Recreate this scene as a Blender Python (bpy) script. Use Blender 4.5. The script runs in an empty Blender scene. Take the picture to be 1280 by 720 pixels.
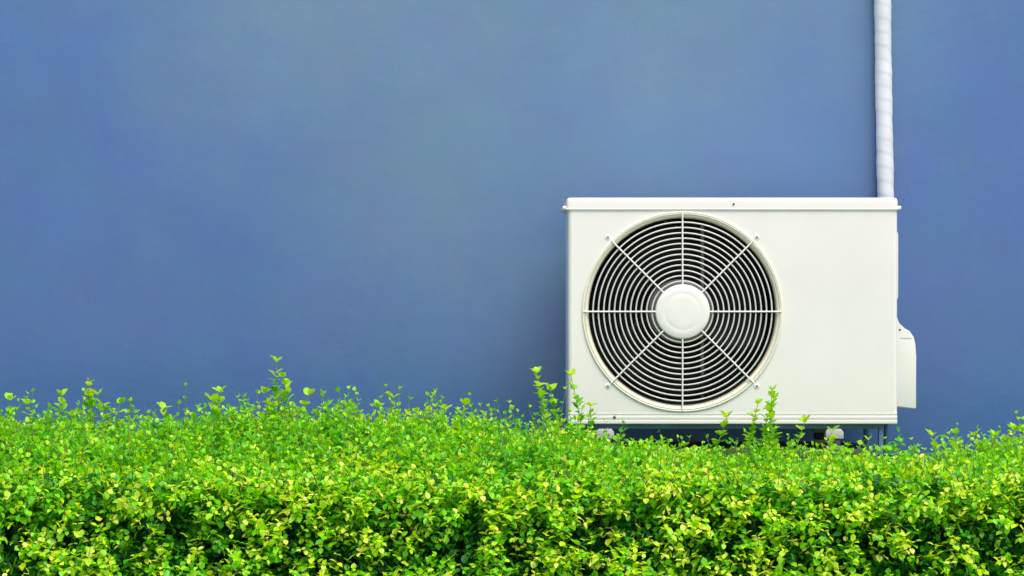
import bpy, bmesh, math, random
import numpy as np
from mathutils import Vector, Matrix

R = math.radians
PI = math.pi
scene = bpy.context.scene
COL = scene.collection

# ------------------------------------------------------------------ camera, sky, sun, exposure
cam_d = bpy.data.cameras.new('camera')
cam = bpy.data.objects.new('camera', cam_d)
COL.objects.link(cam)
cam.location = (0.0, -6.0, 0.80)
cam.rotation_euler = (R(90), 0, 0)
cam_d.lens = 86.9
cam_d.sensor_width = 36.0
cam_d.clip_start = 0.05
cam_d.clip_end = 2000
scene.camera = cam

SUN_EL, SUN_AZ = 64.0, 150.0        # azimuth clockwise from +Y: in front of the wall, over the right shoulder
world = bpy.data.worlds.new('World')
scene.world = world
world.use_nodes = True
wn = world.node_tree
sky = wn.nodes.new('ShaderNodeTexSky')
sky.sky_type = 'NISHITA'
sky.sun_disc = False
sky.sun_elevation = R(SUN_EL)
sky.sun_rotation = R(SUN_AZ)
sky.air_density = 1.0
sky.dust_density = 4.0
sky.ozone_density = 1.0
bg = wn.nodes['Background']
bg.inputs['Strength'].default_value = 0.11
wn.links.new(sky.outputs['Color'], bg.inputs['Color'])

sd = bpy.data.lights.new('sun', 'SUN')
sd.energy = 1.5
sd.angle = R(45)
sd.color = (1.0, 0.95, 0.86)
sun = bpy.data.objects.new('sun', sd)
COL.objects.link(sun)
to_sun = Vector((math.sin(R(SUN_AZ)) * math.cos(R(SUN_EL)), math.cos(R(SUN_AZ)) * math.cos(R(SUN_EL)), math.sin(R(SUN_EL))))
sun.location = to_sun * 20
sun.rotation_euler = to_sun.to_track_quat('Z', 'Y').to_euler()

scene.view_settings.view_transform = 'Standard'
scene.view_settings.look = 'None'
scene.view_settings.exposure = 0.90
scene.view_settings.gamma = 1.0
scene.view_settings.use_curve_mapping = False
scene.render.resolution_x = 1024
scene.render.resolution_y = 576

# ------------------------------------------------------------------ helpers
def obj(name, me, mat=None, parent=None, loc=None):
    if isinstance(me, bmesh.types.BMesh):
        bm = me
        bmesh.ops.recalc_face_normals(bm, faces=bm.faces[:])
        me = bpy.data.meshes.new(name)
        bm.to_mesh(me); bm.free()
    o = bpy.data.objects.new(name, me)
    COL.objects.link(o)
    if mat is not None and not me.materials:
        me.materials.append(mat)
    if parent is not None: o.parent = parent
    if loc is not None: o.location = loc
    return o

def tag(o, label=None, cat=None, group=None, kind=None):
    if label: o['label'] = label
    if cat: o['category'] = cat
    if group: o['group'] = group
    if kind: o['kind'] = kind
    return o

def empty(name, loc):
    o = bpy.data.objects.new(name, None)
    o.empty_display_size = 0.05
    COL.objects.link(o); o.location = loc
    return o

def smooth(o, angle=40):
    me = o.data
    me.shade_smooth()
    try: me.set_sharp_from_angle(angle=R(angle))
    except Exception: pass
    return o

def box_bm(x0, x1, y0, y1, z0, z1, bev=0.0, seg=2):
    bm = bmesh.new()
    vs = [bm.verts.new((x, y, z)) for x in (x0, x1) for y in (y0, y1) for z in (z0, z1)]
    for f in ((0,1,3,2), (4,6,7,5), (0,4,5,1), (2,3,7,6), (0,2,6,4), (1,5,7,3)):
        bm.faces.new([vs[i] for i in f])
    if bev > 0:
        bmesh.ops.bevel(bm, geom=bm.edges[:], offset=bev, segments=seg, profile=0.5, affect='EDGES')
    return bm

def prism_x(profile, x0, x1, bev=0.0, seg=2):           # profile in (y, z)
    bm = bmesh.new()
    a = [bm.verts.new((x0, y, z)) for y, z in profile]
    b = [bm.verts.new((x1, y, z)) for y, z in profile]
    n = len(profile)
    bm.faces.new(a); bm.faces.new(b[::-1])
    for i in range(n): bm.faces.new((a[i], a[(i+1) % n], b[(i+1) % n], b[i]))
    if bev: bmesh.ops.bevel(bm, geom=bm.edges[:], offset=bev, segments=seg, profile=0.5, affect='EDGES')
    return bm

def prism_y(profile, y0, y1, bev=0.0, seg=2):           # profile in (x, z)
    bm = bmesh.new()
    a = [bm.verts.new((x, y0, z)) for x, z in profile]
    b = [bm.verts.new((x, y1, z)) for x, z in profile]
    n = len(profile)
    bm.faces.new(a); bm.faces.new(b[::-1])
    for i in range(n): bm.faces.new((a[i], a[(i+1) % n], b[(i+1) % n], b[i]))
    if bev: bmesh.ops.bevel(bm, geom=bm.edges[:], offset=bev, segments=seg, profile=0.5, affect='EDGES')
    return bm

def lathe_y(profile, cx, cz, n=96, cap0=False, cap1=False):   # profile (r, y), turned about the Y axis
    bm = bmesh.new()
    rows = []
    for r, y in profile:
        rows.append([bm.verts.new((cx + r*math.cos(2*PI*k/n), y, cz + r*math.sin(2*PI*k/n))) for k in range(n)])
    for a, b in zip(rows, rows[1:]):
        for k in range(n):
            bm.faces.new((a[k], a[(k+1) % n], b[(k+1) % n], b[k]))
    if cap0: bm.faces.new(rows[0])
    if cap1: bm.faces.new(rows[-1])
    return bm

def tube_bm(pts, rad, n=8, caps=True):
    bm = bmesh.new()
    pts = [Vector(p) for p in pts]
    rows = []
    up = Vector((0.13, 0.31, 0.94)).normalized()
    for i, p in enumerate(pts):
        t = (pts[min(i+1, len(pts)-1)] - pts[max(i-1, 0)]).normalized()
        u = t.cross(up)
        if u.length < 1e-3: u = t.cross(Vector((1, 0, 0)))
        u.normalize(); v = t.cross(u)
        r = rad[i] if isinstance(rad, (list, tuple)) else rad
        rows.append([bm.verts.new(p + u*(r*math.cos(2*PI*k/n)) + v*(r*math.sin(2*PI*k/n))) for k in range(n)])
    for a, b in zip(rows, rows[1:]):
        for k in range(n): bm.faces.new((a[k], a[(k+1) % n], b[(k+1) % n], b[k]))
    if caps: bm.faces.new(rows[0]); bm.faces.new(rows[-1])
    return bm

# ------------------------------------------------------------------ materials
def new_mat(name):
    m = bpy.data.materials.new(name)
    m.use_nodes = True
    nt = m.node_tree
    return m, nt, nt.nodes['Principled BSDF']

def N(nt, kind, **kw):
    n = nt.nodes.new(kind)
    for k, v in kw.items(): setattr(n, k, v)
    return n

def noise(nt, vec, scale, detail=4, rough=0.55):
    n = N(nt, 'ShaderNodeTexNoise')
    n.inputs['Scale'].default_value = scale
    n.inputs['Detail'].default_value = detail
    n.inputs['Roughness'].default_value = rough
    nt.links.new(vec, n.inputs['Vector'])
    return n

def ramp(nt, fac, stops):
    r = N(nt, 'ShaderNodeValToRGB')
    el = r.color_ramp.elements
    while len(el) < len(stops): el.new(0.5)
    for e, (p, c) in zip(el, stops):
        e.position = p
        e.color = c if len(c) == 4 else (*c, 1)
    nt.links.new(fac, r.inputs['Fac'])
    return r

def mixc(nt, fac, a, b, mode='MIX'):
    m = N(nt, 'ShaderNodeMix', data_type='RGBA', blend_type=mode)
    for sock, val in ((m.inputs[0], fac), (m.inputs[6], a), (m.inputs[7], b)):
        if hasattr(val, 'links'): nt.links.new(val, sock)
        elif isinstance(val, (int, float)): sock.default_value = val
        else: sock.default_value = (*val, 1)
    return m.outputs[2]

def plain(name, col, rough=0.5, metal=0.0, var=0.12, scale=18, bump=0.0, bscale=200, spec=0.5):
    m, nt, p = new_mat(name)
    tc = N(nt, 'ShaderNodeTexCoord').outputs['Object']
    n1 = noise(nt, tc, scale, 5)
    dark = tuple(c*(1-var) for c in col); lite = tuple(min(1, c*(1+var*0.5)) for c in col)
    r = ramp(nt, n1.outputs['Fac'], [(0.3, dark), (0.7, lite)])
    nt.links.new(r.outputs['Color'], p.inputs['Base Color'])
    p.inputs['Roughness'].default_value = rough
    p.inputs['Metallic'].default_value = metal
    p.inputs['Specular IOR Level'].default_value = spec
    if bump:
        nb = noise(nt, tc, bscale, 3)
        b = N(nt, 'ShaderNodeBump')
        b.inputs['Strength'].default_value = bump
        b.inputs['Distance'].default_value = 0.001
        nt.links.new(nb.outputs['Fac'], b.inputs['Height'])
        nt.links.new(b.outputs['Normal'], p.inputs['Normal'])
    return m

def wall_material():
    m, nt, p = new_mat('blue_masonry_paint')
    tc = N(nt, 'ShaderNodeTexCoord').outputs['Object']
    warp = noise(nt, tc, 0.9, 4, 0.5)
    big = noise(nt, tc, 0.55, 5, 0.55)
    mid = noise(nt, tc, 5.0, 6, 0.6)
    # light falloff painted into the colour: paler slate patch up high, indigo below
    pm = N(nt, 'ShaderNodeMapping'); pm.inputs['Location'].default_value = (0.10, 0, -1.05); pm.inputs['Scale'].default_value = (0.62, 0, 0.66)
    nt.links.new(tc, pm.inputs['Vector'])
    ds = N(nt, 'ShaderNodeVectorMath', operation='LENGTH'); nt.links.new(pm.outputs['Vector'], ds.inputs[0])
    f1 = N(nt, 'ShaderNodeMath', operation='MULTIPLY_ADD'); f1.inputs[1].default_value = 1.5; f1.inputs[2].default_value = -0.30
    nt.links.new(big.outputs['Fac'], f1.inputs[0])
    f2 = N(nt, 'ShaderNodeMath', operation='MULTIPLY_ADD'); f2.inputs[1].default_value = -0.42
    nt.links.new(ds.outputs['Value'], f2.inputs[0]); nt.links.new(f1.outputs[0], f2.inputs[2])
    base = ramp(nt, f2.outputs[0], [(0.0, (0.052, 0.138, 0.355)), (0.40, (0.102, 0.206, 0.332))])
    c = mixc(nt, 0.22, base.outputs['Color'], mid.outputs['Color'], 'SOFT_LIGHT')
    # small scuffs with a shape of their own
    st = N(nt, 'ShaderNodeMapping'); st.inputs['Scale'].default_value = (1.0, 1.0, 0.55)
    nt.links.new(tc, st.inputs['Vector'])
    sc = noise(nt, st.outputs['Vector'], 16, 3, 0.7)
    scr = ramp(nt, sc.outputs['Fac'], [(0.66, (0, 0, 0)), (0.71, (1, 1, 1))])
    mm = N(nt, 'ShaderNodeMath', operation='MULTIPLY'); mm.inputs[1].default_value = 0.25
    nt.links.new(scr.outputs['Color'], mm.inputs[0])
    c = mixc(nt, mm.outputs[0], c, (0.10, 0.17, 0.30))
    nt.links.new(c, p.inputs['Base Color'])
    p.inputs['Roughness'].default_value = 0.29
    p.inputs['Specular IOR Level'].default_value = 1.0
    # trowelled render: broad undulation, fine grain, a few dents
    fine = noise(nt, tc, 140, 4, 0.6)
    und = noise(nt, tc, 6, 3, 0.5)
    stk = N(nt, 'ShaderNodeMapping'); stk.inputs['Scale'].default_value = (0.5, 1, 3.0)
    nt.links.new(tc, stk.inputs['Vector'])
    trw = noise(nt, stk.outputs['Vector'], 14, 4, 0.6)
    b1 = N(nt, 'ShaderNodeBump'); b1.inputs['Strength'].default_value = 0.16; b1.inputs['Distance'].default_value = 0.012
    nt.links.new(und.outputs['Fac'], b1.inputs['Height'])
    b2 = N(nt, 'ShaderNodeBump'); b2.inputs['Strength'].default_value = 0.05; b2.inputs['Distance'].default_value = 0.004
    nt.links.new(trw.outputs['Fac'], b2.inputs['Height']); nt.links.new(b1.outputs['Normal'], b2.inputs['Normal'])
    b3 = N(nt, 'ShaderNodeBump'); b3.inputs['Strength'].default_value = 0.28; b3.inputs['Distance'].default_value = 0.0010
    nt.links.new(fine.outputs['Fac'], b3.inputs['Height']); nt.links.new(b2.outputs['Normal'], b3.inputs['Normal'])
    nt.links.new(b3.outputs['Normal'], p.inputs['Normal'])
    return m

def leaf_material():
    m, nt, p = new_mat('hedge_leaf')
    at = N(nt, 'ShaderNodeAttribute', attribute_name='tint')
    tc = N(nt, 'ShaderNodeTexCoord').outputs['Object']
    n1 = noise(nt, tc, 260, 2)
    c = mixc(nt, 0.25, at.outputs['Color'], n1.outputs['Color'], 'SOFT_LIGHT')
    nt.links.new(c, p.inputs['Base Color'])
    p.inputs['Roughness'].default_value = 0.38
    p.inputs['Specular IOR Level'].default_value = 0.45
    tr = N(nt, 'ShaderNodeBsdfTranslucent')
    g = N(nt, 'ShaderNodeHueSaturation')
    g.inputs['Hue'].default_value = 0.485; g.inputs['Saturation'].default_value = 1.05; g.inputs['Value'].default_value = 1.35
    nt.links.new(c, g.inputs['Color']); nt.links.new(g.outputs['Color'], tr.inputs['Color'])
    mx = N(nt, 'ShaderNodeMixShader'); mx.inputs[0].default_value = 0.40
    nt.links.new(p.outputs[0], mx.inputs[1]); nt.links.new(tr.outputs[0], mx.inputs[2])
    nt.links.new(mx.outputs[0], nt.nodes['Material Output'].inputs['Surface'])
    return m

def ground_material():
    m, nt, p = new_mat('bare_earth')
    tc = N(nt, 'ShaderNodeTexCoord').outputs['Object']
    a = noise(nt, tc, 0.6, 6); b = noise(nt, tc, 30, 6, 0.7)
    g = ramp(nt, b.outputs['Fac'], [(0.3, (0.09, 0.075, 0.05)), (0.7, (0.17, 0.14, 0.10))])
    s = ramp(nt, b.outputs['Fac'], [(0.3, (0.06, 0.045, 0.03)), (0.7, (0.14, 0.11, 0.08))])
    f = ramp(nt, a.outputs['Fac'], [(0.55, (0, 0, 0)), (0.65, (1, 1, 1))])
    nt.links.new(mixc(nt, f.outputs['Color'], g.outputs['Color'], s.outputs['Color']), p.inputs['Base Color'])
    p.inputs['Roughness'].default_value = 0.9
    bp = N(nt, 'ShaderNodeBump'); bp.inputs['Strength'].default_value = 0.8; bp.inputs['Distance'].default_value = 0.02
    nt.links.new(b.outputs['Fac'], bp.inputs['Height']); nt.links.new(bp.outputs['Normal'], p.inputs['Normal'])
    return m

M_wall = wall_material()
M_leaf = leaf_material()
M_ground = ground_material()
M_white = plain('cream_white_enamel', (0.805, 0.785, 0.745), 0.38, var=0.05, scale=4, bump=0.05, bscale=300)
M_lid = plain('cream_white_lid_enamel', (0.77, 0.755, 0.715), 0.32, var=0.04, scale=5)
M_ring = plain('ivory_plastic', (0.82, 0.775, 0.60), 0.42, var=0.06, scale=8)
M_guard = plain('white_wire_enamel', (0.64, 0.63, 0.61), 0.4, var=0.08, scale=40)
M_hub = plain('white_plastic_cap', (0.81, 0.795, 0.76), 0.45, var=0.03, scale=20)
M_cover = plain('cream_plastic_cover', (0.78, 0.79, 0.75), 0.45, var=0.05, scale=10)
M_black = plain('black_plastic', (0.012, 0.012, 0.013), 0.5, var=0.2)
M_blade = plain('dark_fan_plastic', (0.012, 0.012, 0.013), 0.75, var=0.2, spec=0.2)
M_fanhub = plain('grey_fan_hub_plastic', (0.22, 0.22, 0.21), 0.5, var=0.15)
M_coil = plain('dark_aluminium_fins', (0.03, 0.03, 0.032), 0.6, 0.3, var=0.3, scale=60)
M_zinc = plain('galvanised_strip', (0.30, 0.32, 0.33), 0.5, 0.6, var=0.2, scale=50)
M_screw = plain('dull_screw_steel', (0.10, 0.095, 0.085), 0.5, 0.6, var=0.3, scale=200)
M_bluesteel = plain('blue_painted_steel', (0.085, 0.175, 0.30), 0.45, var=0.25, scale=30, bump=0.1)
M_foot = plain('grey_white_foot_enamel', (0.50, 0.49, 0.50), 0.4, var=0.12, scale=60)
M_rubber = plain('grey_rubber', (0.06, 0.055, 0.07), 0.7, var=0.3, scale=80)
M_conc = plain('shade_dark_concrete', (0.05, 0.048, 0.045), 0.9, var=0.35, scale=12, bump=0.4, bscale=90)  # plinth colour darkened to stand in for the shade under the unit
M_tape = plain('white_vinyl_tape', (0.66, 0.70, 0.74), 0.42, var=0.10, scale=14, bump=0.1, bscale=120)
M_bark = plain('green_twig', (0.20, 0.30, 0.05), 0.8, var=0.35, scale=90)
M_wood = plain('brown_hedge_wood', (0.09, 0.065, 0.04), 0.9, var=0.35, scale=60)

# ------------------------------------------------------------------ ground and wall
bm = bmesh.new()
vs = [bm.verts.new(p) for p in ((-300, -300, 0), (300, -300, 0), (300, 300, 0), (-300, 300, 0))]
bm.faces.new(vs)
tag(obj('ground', bm, M_ground), kind='structure')

M_bounce = plain('pale_bounce_concrete', (0.40, 0.39, 0.37), 0.85, var=0.2, scale=3, bump=0.3, bscale=60)
tag(obj('bounce_paving', box_bm(-40, 40, -30, -1.22, -0.1, 0.03, 0.004), M_bounce), kind='structure')  # unseen pale slab, added to bounce light up onto the wall

WALL_Y = 0.412
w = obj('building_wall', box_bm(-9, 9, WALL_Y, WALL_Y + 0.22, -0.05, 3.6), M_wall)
tag(w, 'smooth blue painted render wall behind the outdoor unit and the hedge', 'wall')

# ------------------------------------------------------------------ concrete plinth
PX0, PX1 = 0.170, 0.872
pl = obj('concrete_plinth', box_bm(PX0, PX1, -0.03, 0.33, -0.02, 0.408, 0.006, 2), M_conc)
tag(smooth(pl), 'low concrete plinth toned dark as in shade, hidden behind the hedge, carrying the outdoor unit', 'plinth')

# ------------------------------------------------------------------ the stand under the unit
st = empty('unit_stand', (0.536, 0.0, 0.408))
tag(st, 'blue painted steel stand on white feet beneath the outdoor unit', 'stand')
zr0, zr1 = 0.0495, 0.0618
smooth(obj('rail', box_bm(-0.340, 0.367, 0.012, 0.030, zr0, zr1, 0.0015), M_bluesteel, st))
smooth(obj('rail', box_bm(-0.340, 0.367, 0.262, 0.280, zr0, zr1, 0.0015), M_bluesteel, st))
for x in (-0.335, 0.350):
    smooth(obj('cross_bar', box_bm(x, x + 0.012, 0.030, 0.262, zr0 + 0.001, zr1 - 0.001, 0.001), M_bluesteel, st))
for y in (0.0125, 0.2625):
    smooth(obj('leg', box_bm(0.3565, 0.3665, y, y + 0.017, -0.408, zr0, 0.0012), M_bluesteel, st))
for x in (-0.331, 0.226):
    for y in (0.000, 0.258):
        f = obj('foot', prism_y([(x, 0.0260), (x+0.043, 0.0260), (x+0.043, 0.042), (x+0.037, 0.0500), (x+0.005, 0.0500), (x, 0.044)], y, y + 0.034, 0.0015), M_foot, st)
        smooth(f)
        smooth(obj('rubber_pad', box_bm(x+0.005, x+0.036, y+0.003, y+0.031, 0.0075, 0.0262, 0.003), M_rubber, f))
        smooth(obj('base_plate', box_bm(x+0.001, x+0.042, y-0.003, y+0.037, 0.0, 0.0078, 0.0015), M_foot, f))

# ------------------------------------------------------------------ the outdoor unit
U = empty('air_conditioner_unit', (0.536, 0.145, 0.470))
tag(U, 'white outdoor air conditioner unit with round fan grille in front of the blue wall', 'air conditioner')
HX, HY = 0.400, 0.145
FX, FZ = -0.1224, 0.2727
ROUT = 0.2435
Z0, Z1 = 0.029, 0.5190
rc = 0.010
# front panel with its round opening
bm = bmesh.new()
xa, xb = -HX + rc, HX - rc
angs = [2*PI*k/128 for k in range(128)]
for cxp, czp in ((xa, Z0), (xb, Z0), (xb, Z1), (xa, Z1)):
    angs.append(math.atan2(czp - FZ, cxp - FX) % (2*PI))
angs = sorted(set(round(a, 6) for a in angs))
inn, out = [], []
for a in angs:
    ca, sa = math.cos(a), math.sin(a)
    t = 1e9
    if ca > 1e-9: t = min(t, (xb - FX)/ca)
    if ca < -1e-9: t = min(t, (xa - FX)/ca)
    if sa > 1e-9: t = min(t, (Z1 - FZ)/sa)
    if sa < -1e-9: t = min(t, (Z0 - FZ)/sa)
    inn.append(bm.verts.new((FX + ROUT*ca, -HY, FZ + ROUT*sa)))
    out.append(bm.verts.new((FX + t*ca, -HY, FZ + t*sa)))
n = len(angs)
for k in range(n):
    bm.faces.new((inn[k], inn[(k+1) % n], out[(k+1) % n], out[k]))
# turned-in edge of the opening
back = [bm.verts.new((v.co.x, -HY + 0.012, v.co.z)) for v in inn]
for k in range(n): bm.faces.new((inn[k], inn[(k+1) % n], back[(k+1) % n], back[k]))
obj('front_panel', bm, M_white, U)
# wrap-round sides and back
prof = []
for k in range(7):
    a = PI/2 * k/6
    prof.append((-HX + rc - rc*math.sin(a), -HY + rc - rc*math.cos(a)))
for cx, cy, a0 in ((-HX + 0.02, HY - 0.02, PI), (HX - 0.02, HY - 0.02, PI/2)):
    for k in range(7):
        a = a0 - PI/2*k/6
        prof.append((cx + 0.02*math.cos(a), cy + 0.02*math.sin(a)))
prof += [(-x, y) for x, y in prof[:7]][::-1]
bm = bmesh.new()
lo = [bm.verts.new((x, y, 0.0)) for x, y in prof]
hi = [bm.verts.new((x, y, Z1)) for x, y in prof]
for i in range(len(prof) - 1):
    bm.faces.new((lo[i], lo[i+1], hi[i+1], hi[i]))
bm.faces.new(lo)
smooth(obj('casing', bm, M_white, U), 30)
# base pan: stepped strip along the foot of the front
bp = obj('base_pan', prism_x([(-HY+0.02, 0.0), (-HY-0.0015, 0.0), (-HY-0.0025, 0.002), (-HY-0.0025, 0.0085), (-HY+0.0005, 0.0100), (-HY+0.0005, 0.0118),
        (-HY-0.0018, 0.0132), (-HY-0.0018, 0.0185), (-HY+0.0008, 0.0200), (-HY+0.0008, 0.0220), (-HY-0.0010, 0.0235), (-HY-0.0006, 0.0287), (-HY+0.02, 0.0287)],
        -HX + 0.0012, HX - 0.0012), M_white, U)
# lid
bm = box_bm(-HX - 0.004, HX + 0.001, -HY - 0.0025, HY + 0.003, Z1 - 0.0005, 0.5495)
top = [e for e in bm.edges if all(v.co.z > 0.54 for v in e.verts)]
ver = [e for e in bm.edges if abs(e.verts[0].co.z - e.verts[1].co.z) > 0.01]
bmesh.ops.bevel(bm, geom=top + ver, offset=0.009, segments=5, profile=0.5, affect='EDGES')
lid = smooth(obj('lid', bm, M_lid, U), 35)
bm = box_bm(-HX - 0.0045, HX + 0.0015, -HY - 0.0038, HY + 0.004, Z1 + 0.0005, Z1 + 0.0045, 0.0015)
smooth(obj('lid_rim', bm, M_lid, lid))
for s in (-1, 1):
    xo = -HX - 0.0135 if s < 0 else HX + 0.0105
    xi = -HX + 0.004 if s < 0 else HX - 0.004
    smooth(obj('lip', box_bm(min(xo, xi), max(xo, xi), -HY + 0.004, HY - 0.03, Z1 + 0.0008, Z1 + 0.0105, 0.0035, 3), M_lid, lid))

def screw(x, y, z, r, parent, mat=M_screw):
    return smooth(obj('screw', lathe_y([(r, y + 0.003), (r, y - 0.0006), (r*0.8, y - 0.0016), (0.0004, y - 0.0018)], x, z, 14, cap1=True), mat, parent))
screw(0.0018, -HY - 0.0025, 0.5335, 0.0028, U)
screw(-0.2874, -HY - 0.0018, 0.0160, 0.0036, U)
screw(0.1708, -HY - 0.0018, 0.0160, 0.0036, U)

# bell-mouth ring, shroud, coil
ring = obj('fan_ring', lathe_y([(0.2437, -HY + 0.004), (0.2437, -HY - 0.0022), (0.2428, -HY - 0.0036), (0.2410, -HY - 0.0040), (0.2392, -HY - 0.0030),
        (0.2376, -HY - 0.0016), (0.2350, -HY - 0.0014), (0.2320, -HY - 0.0004), (0.2297, -HY + 0.0018), (0.2280, -HY + 0.006), (0.2272, -HY + 0.016)], FX, FZ, 128), M_ring, U)
smooth(ring, 60)
smooth(obj('shroud', lathe_y([(0.2272, -HY + 0.0158), (0.2255, -HY + 0.03), (0.2255, -HY + 0.12), (0.236, -HY + 0.15)], FX, FZ, 96), M_black, U), 60)
obj('condenser_coil', box_bm(FX - 0.262, FX + 0.262, HY - 0.05, HY - 0.012, 0.004, 0.515), M_coil, U)
# motor support strips
for dx in (-0.030, 0.062):
    obj('motor_strip', box_bm(FX + dx - 0.004, FX + dx + 0.004, 0.030, 0.036, 0.01, 0.51), M_zinc, U)

# propeller fan: hub and three swept blades
fan = smooth(obj('fan', lathe_y([(0.0005, -0.105), (0.060, -0.104), (0.074, -0.100), (0.079, -0.092), (0.079, -0.02), (0.0005, -0.02)], FX, FZ, 48), M_fanhub, U), 50)
def blade_mesh():
    bm = bmesh.new()
    nr, na = 8, 12
    g = []
    for i in range(nr + 1):
        t = i/nr
        r = 0.070 + (0.216 - 0.070)*t
        a0 = -0.25 + 0.42*t**1.5
        a1 = 1.05 + 0.62*t
        row = []
        for j in range(na + 1):
            s = j/na
            a = a0 + (a1 - a0)*s
            y = -0.082 + 0.075*s + 0.010*math.sin(PI*s)
            row.append((r*math.cos(a), y, r*math.sin(a)))
        g.append(row)
    F = [[bm.verts.new(p) for p in row] for row in g]
    B = [[bm.verts.new((p[0], p[1] + 0.003, p[2])) for p in row] for row in g]
    for i in range(nr):
        for j in range(na):
            bm.faces.new((F[i][j], F[i][j+1], F[i+1][j+1], F[i+1][j]))
            bm.faces.new((B[i][j], B[i+1][j], B[i+1][j+1], B[i][j+1]))
    for i in range(nr):
        bm.faces.new((F[i][0], F[i+1][0], B[i+1][0], B[i][0])); bm.faces.new((F[i][na], B[i][na], B[i+1][na], F[i+1][na]))
    for j in range(na):
        bm.faces.new((F[0][j], B[0][j], B[0][j+1], F[0][j+1])); bm.faces.new((F[nr][j], F[nr][j+1], B[nr][j+1], B[nr][j]))
    bmesh.ops.recalc_face_normals(bm, faces=bm.faces[:])
    me = bpy.data.meshes.new('blade'); bm.to_mesh(me); bm.free()
    me.materials.append(M_blade); me.shade_smooth()
    return me
bl = blade_mesh()
for k in range(3):
    b = obj('blade', bl, None, fan, (FX, 0, FZ))
    b.rotation_euler = (0, R(35 + 120*k), 0)

# wire guard: rim, rings, spokes, cap
def torus_bm(Rr, r, y, n=112, m=8):
    return lathe_y([(Rr + r*math.cos(2*PI*k/m), y + r*math.sin(2*PI*k/m)) for k in range(m + 1)], FX, FZ, n)
GY = -HY - 0.0015
guard = smooth(obj('fan_guard', torus_bm(0.2372, 0.0022, GY), M_guard, U), 180)
for k in range(12):
    rr = 0.2300 - 0.0130*(k + 1)
    smooth(obj('ring', torus_bm(rr, 0.0019, GY - 0.0030*math.sin(PI*0.5*(k+1)/12)), M_guard, guard), 180)
for k in range(8):
    a = PI/4*k
    r1 = 0.2400 if k % 2 == 0 else 0.2440
    pts = []
    for i in range(7):
        t = i/6
        r = 0.050 + (r1 - 0.050)*t
        pts.append((FX + r*math.cos(a), -HY - 0.0040 - 0.0045*(1 - t), FZ + r*math.sin(a)))
    smooth(obj('spoke', tube_bm(pts, 0.0021, 8), M_hub, guard), 60)
cap = smooth(obj('hub_cap', lathe_y([(0.0655, GY + 0.004), (0.0660, GY - 0.0070), (0.0650, GY - 0.0088), (0.0630, GY - 0.0098), (0.0470, GY - 0.0106), (0.0455, GY - 0.0105), (0.0435, GY - 0.0105), (0.042, GY - 0.0108), (0.030, GY - 0.0111), (0.012, GY - 0.0114), (0.0004, GY - 0.0114)], FX, FZ, 72), M_hub, guard), 50)
# clips where the diagonal spokes are screwed down
for k in range(4):
    a = PI/4 + PI/2*k
    cx, cz = FX + 0.2555*math.cos(a), FZ + 0.2555*math.sin(a)
    c = smooth(obj('clip', lathe_y([(0.0078, -HY + 0.002), (0.0072, -HY - 0.0008), (0.0060, -HY - 0.0014), (0.0030, -HY - 0.0016), (0.0004, -HY - 0.0016)], cx, cz, 20), M_white, U), 50)
    smooth(obj('screw', lathe_y([(0.0030, -HY - 0.001), (0.0030, -HY - 0.0024), (0.0022, -HY - 0.0030), (0.0004, -HY - 0.0030)], cx, cz, 12), M_zinc, c))

# right side: grip plate, neck and valve cover
smooth(obj('grip_plate', prism_y([(HX - 0.004, 0.296), (HX + 0.004, 0.299), (HX + 0.0078, 0.308), (HX + 0.0078, 0.462), (HX + 0.004, 0.471), (HX - 0.004, 0.474)], -0.105, 0.095, 0.0015), M_white, U), 35)
vc = obj('valve_cover', prism_y([(HX - 0.003, 0.288), (HX + 0.0035, 0.284), (HX + 0.0045, 0.262), (HX + 0.0085, 0.243), (HX + 0.018, 0.234), (HX + 0.036, 0.225), (HX + 0.0465, 0.210), (HX + 0.0512, 0.190), (HX + 0.0525, 0.165),
        (HX + 0.0525, 0.036), (HX + 0.049, 0.034), (HX - 0.003, 0.0405)], -0.100, 0.105, 0.0025, 3), M_cover, U)
smooth(vc, 40)
obj('seam', box_bm(HX + 0.014, HX + 0.0410, -0.1006, -0.099, 0.2070, 0.2080), M_zinc, vc)
screw(HX + 0.0125, -0.0995, 0.228, 0.0026, vc)

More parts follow.
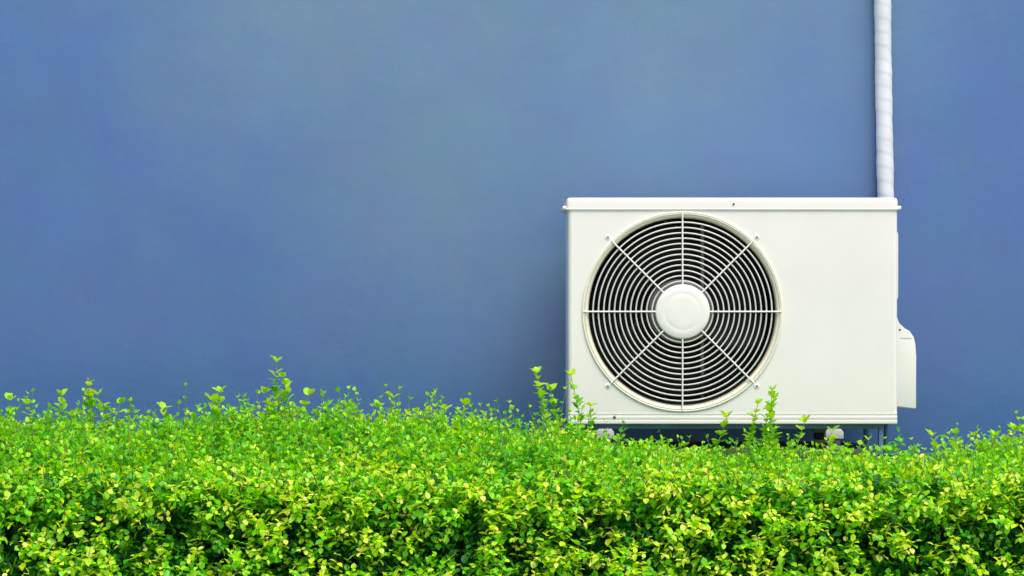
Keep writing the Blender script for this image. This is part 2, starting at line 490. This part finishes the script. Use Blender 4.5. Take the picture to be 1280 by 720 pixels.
# ------------------------------------------------------------------ insulated pipe on the wall
def taped_pipe():
    ctrl = [Vector(p) for p in ((0.945, 0.387, 3.40), (0.9505, 0.387, 2.2), (0.9575, 0.387, 1.54), (0.9605, 0.387, 1.30), (0.9655, 0.387, 1.03), (0.9665, 0.386, 0.80))]
    pts = []
    for a, b in zip(ctrl, ctrl[1:]):
        k = max(2, int((b - a).length/0.004))
        pts += [a.lerp(b, i/k) for i in range(k)]
    c = Vector((0.9665, 0.316, 0.80))                      # bend towards the back of the valve cover
    for i in range(26):
        t = PI/2*i/25
        pts.append(Vector((0.9665 - 0.001*i/25, c.y + 0.070*math.cos(t), c.z - 0.070*math.sin(t) - 0.10*(i/25))))
    last = pts[-1]
    pts += [last + Vector((0, -0.004*i, -0.0008*i)) for i in range(1, 24)]
    n = 28; rng = random.Random(4)
    bm = bmesh.new(); rows = []; s = 0.0; prev = pts[0]
    for i, p in enumerate(pts):
        s += (p - prev).length; prev = p
        t = (pts[min(i+1, len(pts)-1)] - pts[max(i-1, 0)]).normalized()
        u = Vector((1, 0, 0)); v = t.cross(u).normalized(); u = v.cross(t)
        wob = 0.0009*math.sin(s*31) + 0.0007*math.sin(s*77 + 1.3)
        row = []
        for k in range(n):
            a = 2*PI*k/n
            ph = (s/0.036 + k/n + 0.18*math.sin(s*9)) % 1.0
            r = 0.0212 + wob*0.5 + 0.0009*ph + 0.0002*math.sin(a*3 + s*40)*math.sin(s*23)
            row.append(bm.verts.new(p + u*(r*math.cos(a)) + v*(r*math.sin(a))))
        rows.append(row)
    for a, b in zip(rows, rows[1:]):
        for k in range(n): bm.faces.new((a[k], a[(k+1) % n], b[(k+1) % n], b[k]))
    bm.faces.new(rows[0]); bm.faces.new(rows[-1])
    return bm
tp = smooth(obj('insulated_pipe', taped_pipe(), M_tape), 60)
tag(tp, 'white tape wrapped pipe running up the wall from behind the outdoor unit', 'pipe')

# thin drain pipe
dp = smooth(obj('drain_pipe', tube_bm([(0.9165, 0.060, 0.474), (0.9165, 0.060, 0.45), (0.9165, 0.061, 0.30), (0.9160, 0.060, -0.01)], 0.0052, 12), M_bluesteel), 60)
tag(dp, 'thin blue drain pipe dropping from the right end of the outdoor unit', 'pipe')

# ------------------------------------------------------------------ hedge
rng = np.random.default_rng(11)
HX0, HX1 = -2.5, 2.6
YF, YB = -0.95, -0.13

def vnoise(x, y, seed, cell):
    """smooth value noise in 2-D"""
    x = np.asarray(x)/cell + 1000; y = np.asarray(y)/cell + 1000
    xi = np.floor(x).astype(np.int64); yi = np.floor(y).astype(np.int64)
    fx = x - xi; fy = y - yi
    fx = fx*fx*(3-2*fx); fy = fy*fy*(3-2*fy)
    def h(a, b):
        v = (a*374761393 + b*668265263 + seed*1442695041) & 0x7fffffff
        v = ((v ^ (v >> 13))*1274126177) & 0x7fffffff
        return ((v ^ (v >> 16)) & 0xffff)/65535.0
    return (h(xi, yi)*(1-fx) + h(xi+1, yi)*fx)*(1-fy) + (h(xi, yi+1)*(1-fx) + h(xi+1, yi+1)*fx)*fy

def top_z(x, y):
    t = np.clip((y - YF)/(YB - YF), 0, 1)
    rise = np.interp(x, [-2.5, -1.25, -0.9, -0.55, -0.3, 0.0, 0.25, 0.6, 0.95, 1.1, 1.3, 2.6], [0.075, 0.080, 0.066, 0.082, 0.076, 0.058, 0.020, -0.008, -0.010, 0.006, 0.034, 0.05])
    z = 0.395 + rise*np.minimum(1, t*1.7)
    z = z + 0.034*(vnoise(x, y, 3, 0.16) - 0.5) + 0.048*(vnoise(x, y, 5, 0.055) - 0.5)
    shoulder = np.clip(1 - t/0.13, 0, 1)
    return z - 0.035*shoulder**2

def front_y(x, z):
    return YF + 0.02*(vnoise(x, z, 7, 0.20) - 0.5) + 0.060*(vnoise(x, z, 9, 0.036) - 0.5) - 0.13*(1 - np.clip(z/0.4, 0, 1))

def norm(v): return v/np.maximum(np.linalg.norm(v, axis=-1, keepdims=True), 1e-9)

# leaf template: midrib + two halves, 8 vertices, 2 five-sided faces
LT = np.array([(0, 0, 0), (0, 0.5, -0.05), (0, 1.0, -0.16),
               (-0.40, 0.28, 0.07), (-0.36, 0.70, 0.03), (0.40, 0.28, 0.07), (0.36, 0.70, 0.03)])
LF = [(0, 1, 4, 3), (1, 2, 4), (0, 5, 6, 1), (1, 6, 2)]

def frames(d, roll):
    """axes (side, along, normal) for leaf direction d, normal leaning up"""
    up = np.zeros_like(d); up[:, 2] = 1.0
    s = norm(np.cross(d, up) + 1e-6)
    n = np.cross(s, d)
    c, q = np.cos(roll)[:, None], np.sin(roll)[:, None]
    s2 = s*c + n*q
    return s2, d, np.cross(s2, d)

def leaves_to_mesh(name, pos, d, size, roll, tint, width=1.0):
    n = len(pos)
    s, a, nn = frames(norm(d), roll)
    sz = size[:, None]
    wd = (width*np.ones(n))[:, None]
    V = np.empty((n, 7, 3))
    for k in range(7):
        V[:, k] = pos + sz*(s*(LT[k, 0]*wd) + a*LT[k, 1] + nn*LT[k, 2])
    base = (np.arange(n)*7)[:, None]
    loops = np.concatenate([base + np.array(f)[None, :] for f in LF], axis=1).ravel()
    sizes = np.tile(np.array([len(f) for f in LF]), n)
    me = bpy.data.meshes.new(name)
    me.vertices.add(n*7); me.vertices.foreach_set('co', V.astype(np.float32).ravel())
    me.loops.add(len(loops)); me.loops.foreach_set('vertex_index', loops.astype(np.int32))
    me.polygons.add(len(sizes))
    starts = np.concatenate([[0], np.cumsum(sizes)[:-1]])
    me.polygons.foreach_set('loop_start', starts.astype(np.int32))
    try: me.polygons.foreach_set('loop_total', sizes.astype(np.int32))
    except Exception: pass
    me.update(calc_edges=True)
    at = me.attributes.new('tint', 'FLOAT_COLOR', 'POINT')
    T = np.ones((n, 7, 4)); T[:, :, :3] = tint[:, None, :]
    at.data.foreach_set('color', T.astype(np.float32).ravel())
    me.materials.append(M_leaf)
    me.shade_smooth()
    return me

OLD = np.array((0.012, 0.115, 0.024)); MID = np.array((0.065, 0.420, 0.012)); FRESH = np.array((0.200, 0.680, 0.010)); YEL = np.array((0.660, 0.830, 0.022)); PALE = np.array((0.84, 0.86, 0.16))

def lerp(a, b, t): return a + (b - a)*t[:, None]

def sprigs(P, D, L, npair, age, leaf, e0=0.25, e1=0.75):
    """leaf pairs along short stems; age 0 old .. 1 yellow tip. Returns leaf arrays + stem ends"""
    n = len(P)
    D = norm(D)
    h = norm(np.cross(D, rng.normal(size=(n, 3))))
    g = np.cross(D, h)
    bend = rng.normal(size=(n, 3))*0.25
    pos, dr, sz, tn = [], [], [], []
    for k in range(npair):
        t = (k + 0.6)/npair
        c = P + D*(L*t)[:, None] + bend*(L*t*t)[:, None]
        ph = k*PI/2 + rng.normal(size=n)*0.35
        lat = h*np.cos(ph)[:, None] + g*np.sin(ph)[:, None]
        elev = e0 + e1*t
        for sgn in (-1, 1):
            keep = rng.random(n) < 0.93
            dd = lat*sgn + D*elev + rng.normal(size=(n, 3))*0.28
            pos.append(c[keep]); dr.append(dd[keep])
            sz.append((leaf*(1.12 - 0.45*t)*rng.uniform(0.75, 1.2, n))[keep])
            y = np.clip(age + (t - 0.55)*0.35 + rng.normal(size=n)*0.10, 0, 1)
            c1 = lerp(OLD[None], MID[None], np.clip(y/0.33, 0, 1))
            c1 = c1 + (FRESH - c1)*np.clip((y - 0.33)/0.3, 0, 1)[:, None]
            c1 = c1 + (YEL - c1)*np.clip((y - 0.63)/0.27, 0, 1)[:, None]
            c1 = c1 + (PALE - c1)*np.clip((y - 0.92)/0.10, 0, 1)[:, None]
            c1 = c1*rng.uniform(0.82, 1.18, n)[:, None]
            tn.append(c1[keep])
    ends = P + D*L[:, None] + bend*L[:, None]
    return np.concatenate(pos), np.concatenate(dr), np.concatenate(sz), np.concatenate(tn), P, ends

allp = []
span = HX1 - HX0
# (a) fresh upright shoots over the top
n = int(3300*span)
x = rng.uniform(HX0, HX1, n); y = YF + 0.02 + (YB - YF - 0.02)*rng.random(n)**1.15
z = top_z(x, y)
P = np.stack([x, y, z - 0.045 - 0.02*rng.random(n)], 1)
D = rng.normal(size=(n, 3))*0.33; D[:, 2] += 1.0; D[:, 1] -= 0.12
clump = vnoise(x, y, 5, 0.055)
L = 0.045 + 0.045*rng.random(n)*clump*1.3
t = (y - YF)/(YB - YF)
age = 0.40 + 0.26*rng.random(n) + 0.24*(vnoise(x, y, 25, 0.09) - 0.45) + 0.10*(t < 0.25)
allp.append(sprigs(P, D, L, 4, age, 0.0175, 0.5, 1.0))
# (b) taller wisps along the crest
n = int(480*span)
x = rng.uniform(HX0, HX1, n); y = rng.uniform(YF + 0.18, YB, n)
P = np.stack([x, y, top_z(x, y) - 0.02], 1)
D = rng.normal(size=(n, 3))*0.20; D[:, 2] += 1.0
L = (0.045 + 0.060*rng.random(n)**1.8)*np.where((x > 0.15) & (x < 1.0), 0.72, 1.0)
age = 0.45 + 0.20*rng.random(n)
allp.append(sprigs(P, D, L, 5, age, 0.0145, 0.7, 1.0))
# (c) clipped front face
n = int(2700*span)
x = rng.uniform(HX0, HX1, n); z = 0.41*rng.random(n)**0.75
yf = front_y(x, z)
dep = 0.075*rng.random(n)**1.3
P = np.stack([x, yf + 0.035 + dep, z - 0.012], 1)
D = rng.normal(size=(n, 3))*0.55; D[:, 1] -= 0.9; D[:, 2] += 0.45
cl = 1 - vnoise(x, z, 9, 0.036)*0.48 - vnoise(x, z, 31, 0.028)*0.40 - vnoise(x, z, 33, 0.10)*0.12
young = (cl + rng.normal(size=n)*0.06 > 0.50)
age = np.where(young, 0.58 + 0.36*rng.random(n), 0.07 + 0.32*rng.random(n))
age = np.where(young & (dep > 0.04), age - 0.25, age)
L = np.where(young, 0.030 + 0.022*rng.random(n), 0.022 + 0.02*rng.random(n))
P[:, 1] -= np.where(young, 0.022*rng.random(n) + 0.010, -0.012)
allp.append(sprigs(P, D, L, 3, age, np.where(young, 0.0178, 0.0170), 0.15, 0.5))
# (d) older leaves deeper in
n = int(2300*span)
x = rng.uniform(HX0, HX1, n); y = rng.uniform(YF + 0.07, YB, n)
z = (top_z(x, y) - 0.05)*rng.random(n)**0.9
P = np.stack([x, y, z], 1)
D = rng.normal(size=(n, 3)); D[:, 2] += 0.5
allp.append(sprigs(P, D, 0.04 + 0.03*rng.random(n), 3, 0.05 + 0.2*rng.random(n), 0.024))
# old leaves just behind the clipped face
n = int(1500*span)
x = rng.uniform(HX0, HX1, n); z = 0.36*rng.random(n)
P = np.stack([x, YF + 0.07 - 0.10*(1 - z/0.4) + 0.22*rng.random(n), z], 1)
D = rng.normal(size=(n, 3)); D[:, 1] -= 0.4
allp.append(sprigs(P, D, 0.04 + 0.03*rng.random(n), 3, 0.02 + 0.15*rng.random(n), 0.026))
# (e) back face
n = int(650*span)
x = rng.uniform(HX0, HX1, n); z = 0.42*rng.random(n)
P = np.stack([x, YB + 0.02*rng.normal(size=n), z], 1)
D = rng.normal(size=(n, 3))*0.6; D[:, 1] += 0.6; D[:, 2] += 0.5
allp.append(sprigs(P, D, 0.035 + 0.03*rng.random(n), 3, 0.2 + 0.3*rng.random(n), 0.017))

pos = np.concatenate([a[0] for a in allp]); dr = np.concatenate([a[1] for a in allp])
sz = np.concatenate([a[2] for a in allp]); tn = np.concatenate([a[3] for a in allp])
hedge = empty('clipped_hedge', (0.0, -0.54, 0.0))
tag(hedge, 'low clipped green hedge with yellow-green young leaves along the foot of the wall', 'hedge')
OFF = np.array((0.0, -0.54, 0.0))
fo = obj('foliage', leaves_to_mesh('foliage', pos - OFF, dr, sz, rng.normal(size=len(pos))*0.35, tn, rng.uniform(0.72, 1.05, len(pos))), None, hedge)
tag(fo, kind='stuff')
print('leaves', len(pos))

# thin green stems of the sprigs: three-sided sticks, one part
def sticks(name, A, B, ra, rb, mat, parent):
    n = len(A)
    d = norm(B - A)
    u = norm(np.cross(d, np.array((0.3, 0.9, 0.2)))); v = np.cross(d, u)
    V = np.empty((n, 6, 3))
    for k in range(3):
        c, s = math.cos(2*PI*k/3), math.sin(2*PI*k/3)
        V[:, k] = A + (u*c + v*s)*ra[:, None]
        V[:, 3 + k] = B + (u*c + v*s)*rb[:, None]
    q = np.array([(0, 1, 4, 3), (1, 2, 5, 4), (2, 0, 3, 5)])
    loops = ((np.arange(n)*6)[:, None, None] + q[None]).ravel()
    me = bpy.data.meshes.new(name)
    me.vertices.add(n*6); me.vertices.foreach_set('co', V.astype(np.float32).ravel())
    me.loops.add(len(loops)); me.loops.foreach_set('vertex_index', loops.astype(np.int32))
    me.polygons.add(n*3); me.polygons.foreach_set('loop_start', (np.arange(n*3)*4).astype(np.int32))
    me.update(calc_edges=True); me.shade_smooth()
    me.materials.append(mat)
    o = obj(name, me, None, parent)
    return o
A = np.concatenate([allp[i][4] for i in (0, 1)]) - OFF; B = np.concatenate([allp[i][5] for i in (0, 1)]) - OFF
tag(sticks('twigs', A, B, np.full(len(A), 0.0011), np.full(len(A), 0.0006), M_bark, hedge), kind='stuff')
A = allp[2][4] - OFF; B = allp[2][5] - OFF
tag(sticks('twigs', A, B, np.full(len(A), 0.0012), np.full(len(A), 0.0006), M_wood, hedge), kind='stuff')
# woody branches from the soil
n = int(150*span)
gx = np.repeat(rng.uniform(HX0 + 0.1, HX1 - 0.1, n//5), 5); gy = np.repeat(rng.uniform(YF + 0.25, YB - 0.2, n//5), 5)
A = np.stack([gx + rng.normal(size=len(gx))*0.012, gy + rng.normal(size=len(gx))*0.012, np.full(len(gx), -0.02)], 1)
B = A + np.stack([rng.normal(size=len(gx))*0.09, rng.normal(size=len(gx))*0.12, rng.uniform(0.28, 0.36, len(gx))], 1)
tag(sticks('branches', A - OFF, B - OFF, np.full(len(A), 0.007), np.full(len(A), 0.0025), M_wood, hedge), kind='stuff')

# tall single shoots that stand clear of the hedge: each a part, each leaf a sub-part
def leaf_proto(tint):
    one = leaves_to_mesh('leaf', np.zeros((1, 3)), np.array([[0, 1.0, 0.0001]]), np.array([1.0]), np.array([0.0]), np.array([tint]))
    return one
TINTS = ((0.18, 0.55, 0.015), (0.28, 0.65, 0.015), (0.46, 0.70, 0.03), (0.11, 0.42, 0.015))
PROTO = [leaf_proto(t) for t in TINTS]
SHOOTS = [
    (-0.531, -0.433, 0.634, 0.02), (-0.511, -0.396, 0.579, 0.04), (-0.569, -0.325, 0.558, -0.16), (-0.65, -0.496, 0.568, 0.12),
    (-0.682, -0.427, 0.548, -0.1), (-0.991, -0.221, 0.572, -0.01), (-1.048, -0.266, 0.551, -0.01), (-0.945, -0.321, 0.554, -0.13),
    (-0.9, -0.322, 0.534, 0.13), (-1.144, -0.354, 0.544, 0.09), (-1.112, -0.312, 0.533, -0.16), (-0.277, -0.288, 0.547, 0.03),
    (-0.304, -0.416, 0.533, -0.17), (-0.372, -0.258, 0.518, -0.01), (-0.47, -0.299, 0.553, 0.14), (-0.428, -0.3, 0.52, 0.15),
    (-0.109, -0.389, 0.535, 0.11), (-0.146, -0.376, 0.523, 0.16), (0.0, -0.254, 0.517, -0.14), (0.057, -0.462, 0.61, -0.1),
    (0.093, -0.23, 0.561, -0.02), (0.14, -0.325, 0.598, -0.07), (0.186, -0.358, 0.53, -0.04), (0.589, -0.402, 0.57, 0.03),
    (0.561, -0.336, 0.534, 0.15), (0.488, -0.309, 0.502, 0.15), (0.684, -0.26, 0.488, 0.18), (0.729, -0.312, 0.469, -0.12),
    (0.601, -0.36, 0.548, 0.22), (0.575, -0.42, 0.522, -0.15), (0.978, -0.3, 0.459, -0.1), (1.03, -0.267, 0.462, 0.03),
    (1.051, -0.42, 0.466, -0.16), (1.17, -0.261, 0.469, 0.18), (1.082, -0.475, 0.469, 0.11), (-0.789, -0.385, 0.524, -0.13),
    (-0.522, -0.41, 0.598, -0.12), (-0.223, -0.256, 0.512, -0.16),
]
pr = random.Random(5)
def clear_height(q): return q[2] - float(top_z(np.array([q[0]]), np.array([q[1]]))[0])
n_leaf = 0
for (sx, sy, ztop, lean) in sorted(SHOOTS, key=clear_height, reverse=True):
    zb = float(top_z(np.array([sx]), np.array([sy]))[0]) - 0.07
    hgt = ztop - zb
    amp = pr.uniform(-0.010, 0.010); fr = pr.uniform(2.0, 5.0)
    pts = []
    for i in range(10):
        t = i/9
        pts.append(Vector((sx - lean*hgt*(1 - t*t) + amp*math.sin(t*fr), sy + amp*math.cos(t*fr + sx*9), zb + hgt*t)))
    base = pts[0].copy()
    s = obj('shoot', tube_bm([p - base for p in pts], [0.0016 - 0.0009*i/9 for i in range(10)], 5), M_bark, hedge, base - Vector(OFF))
    smooth(s, 80)
    npair = max(5, int(hgt/(0.010 if clear_height((sx, sy, ztop)) > 0.07 else 0.014)))
    place = []                                            # (point, direction, size, tint index)
    for k in range(npair):
        t = 0.28 + 0.72*(k + pr.uniform(0.1, 0.9))/npair
        if k >= npair - 2: t = 0.995
        i = min(8, int(t*9)); p = pts[i].lerp(pts[i+1], t*9 - i) - base
        ph = pr.uniform(0, PI)
        for sg in (0, 1):
            if pr.random() < 0.2 and k < npair - 2: continue
            a = ph + PI*sg + pr.uniform(-0.6, 0.6)
            d = Vector((math.cos(a), math.sin(a), pr.uniform(0.1, 1.5) + (0.4 if t > 0.9 else 0))).normalized()
            off = Vector((math.cos(a), math.sin(a), 0.9))*(pr.uniform(0.0, 0.003))
            place.append((p + off*0.3, d, pr.uniform(0.013, 0.025), pr.choice((0, 1, 1, 2, 3) if t < 0.8 else (1, 2, 2))))
    if n_leaf + len(place) <= 300:
        n_leaf += len(place)
        for p, d, sc, ti in place:
            lf = obj('leaf', PROTO[ti], None, s, p)
            lf.rotation_mode = 'QUATERNION'
            lf.rotation_quaternion = d.to_track_quat('Y', 'Z')
            lf.scale = (sc*0.9, sc, sc)
    else:
        me = leaves_to_mesh('leaves', np.array([p[0] for p in place]), np.array([p[1] for p in place]), np.array([p[2] for p in place]),
                            np.array([pr.uniform(-0.5, 0.5) for p in place]), np.array([TINTS[p[3]] for p in place]), 0.9)
        tag(obj('leaves', me, None, s), kind='stuff')
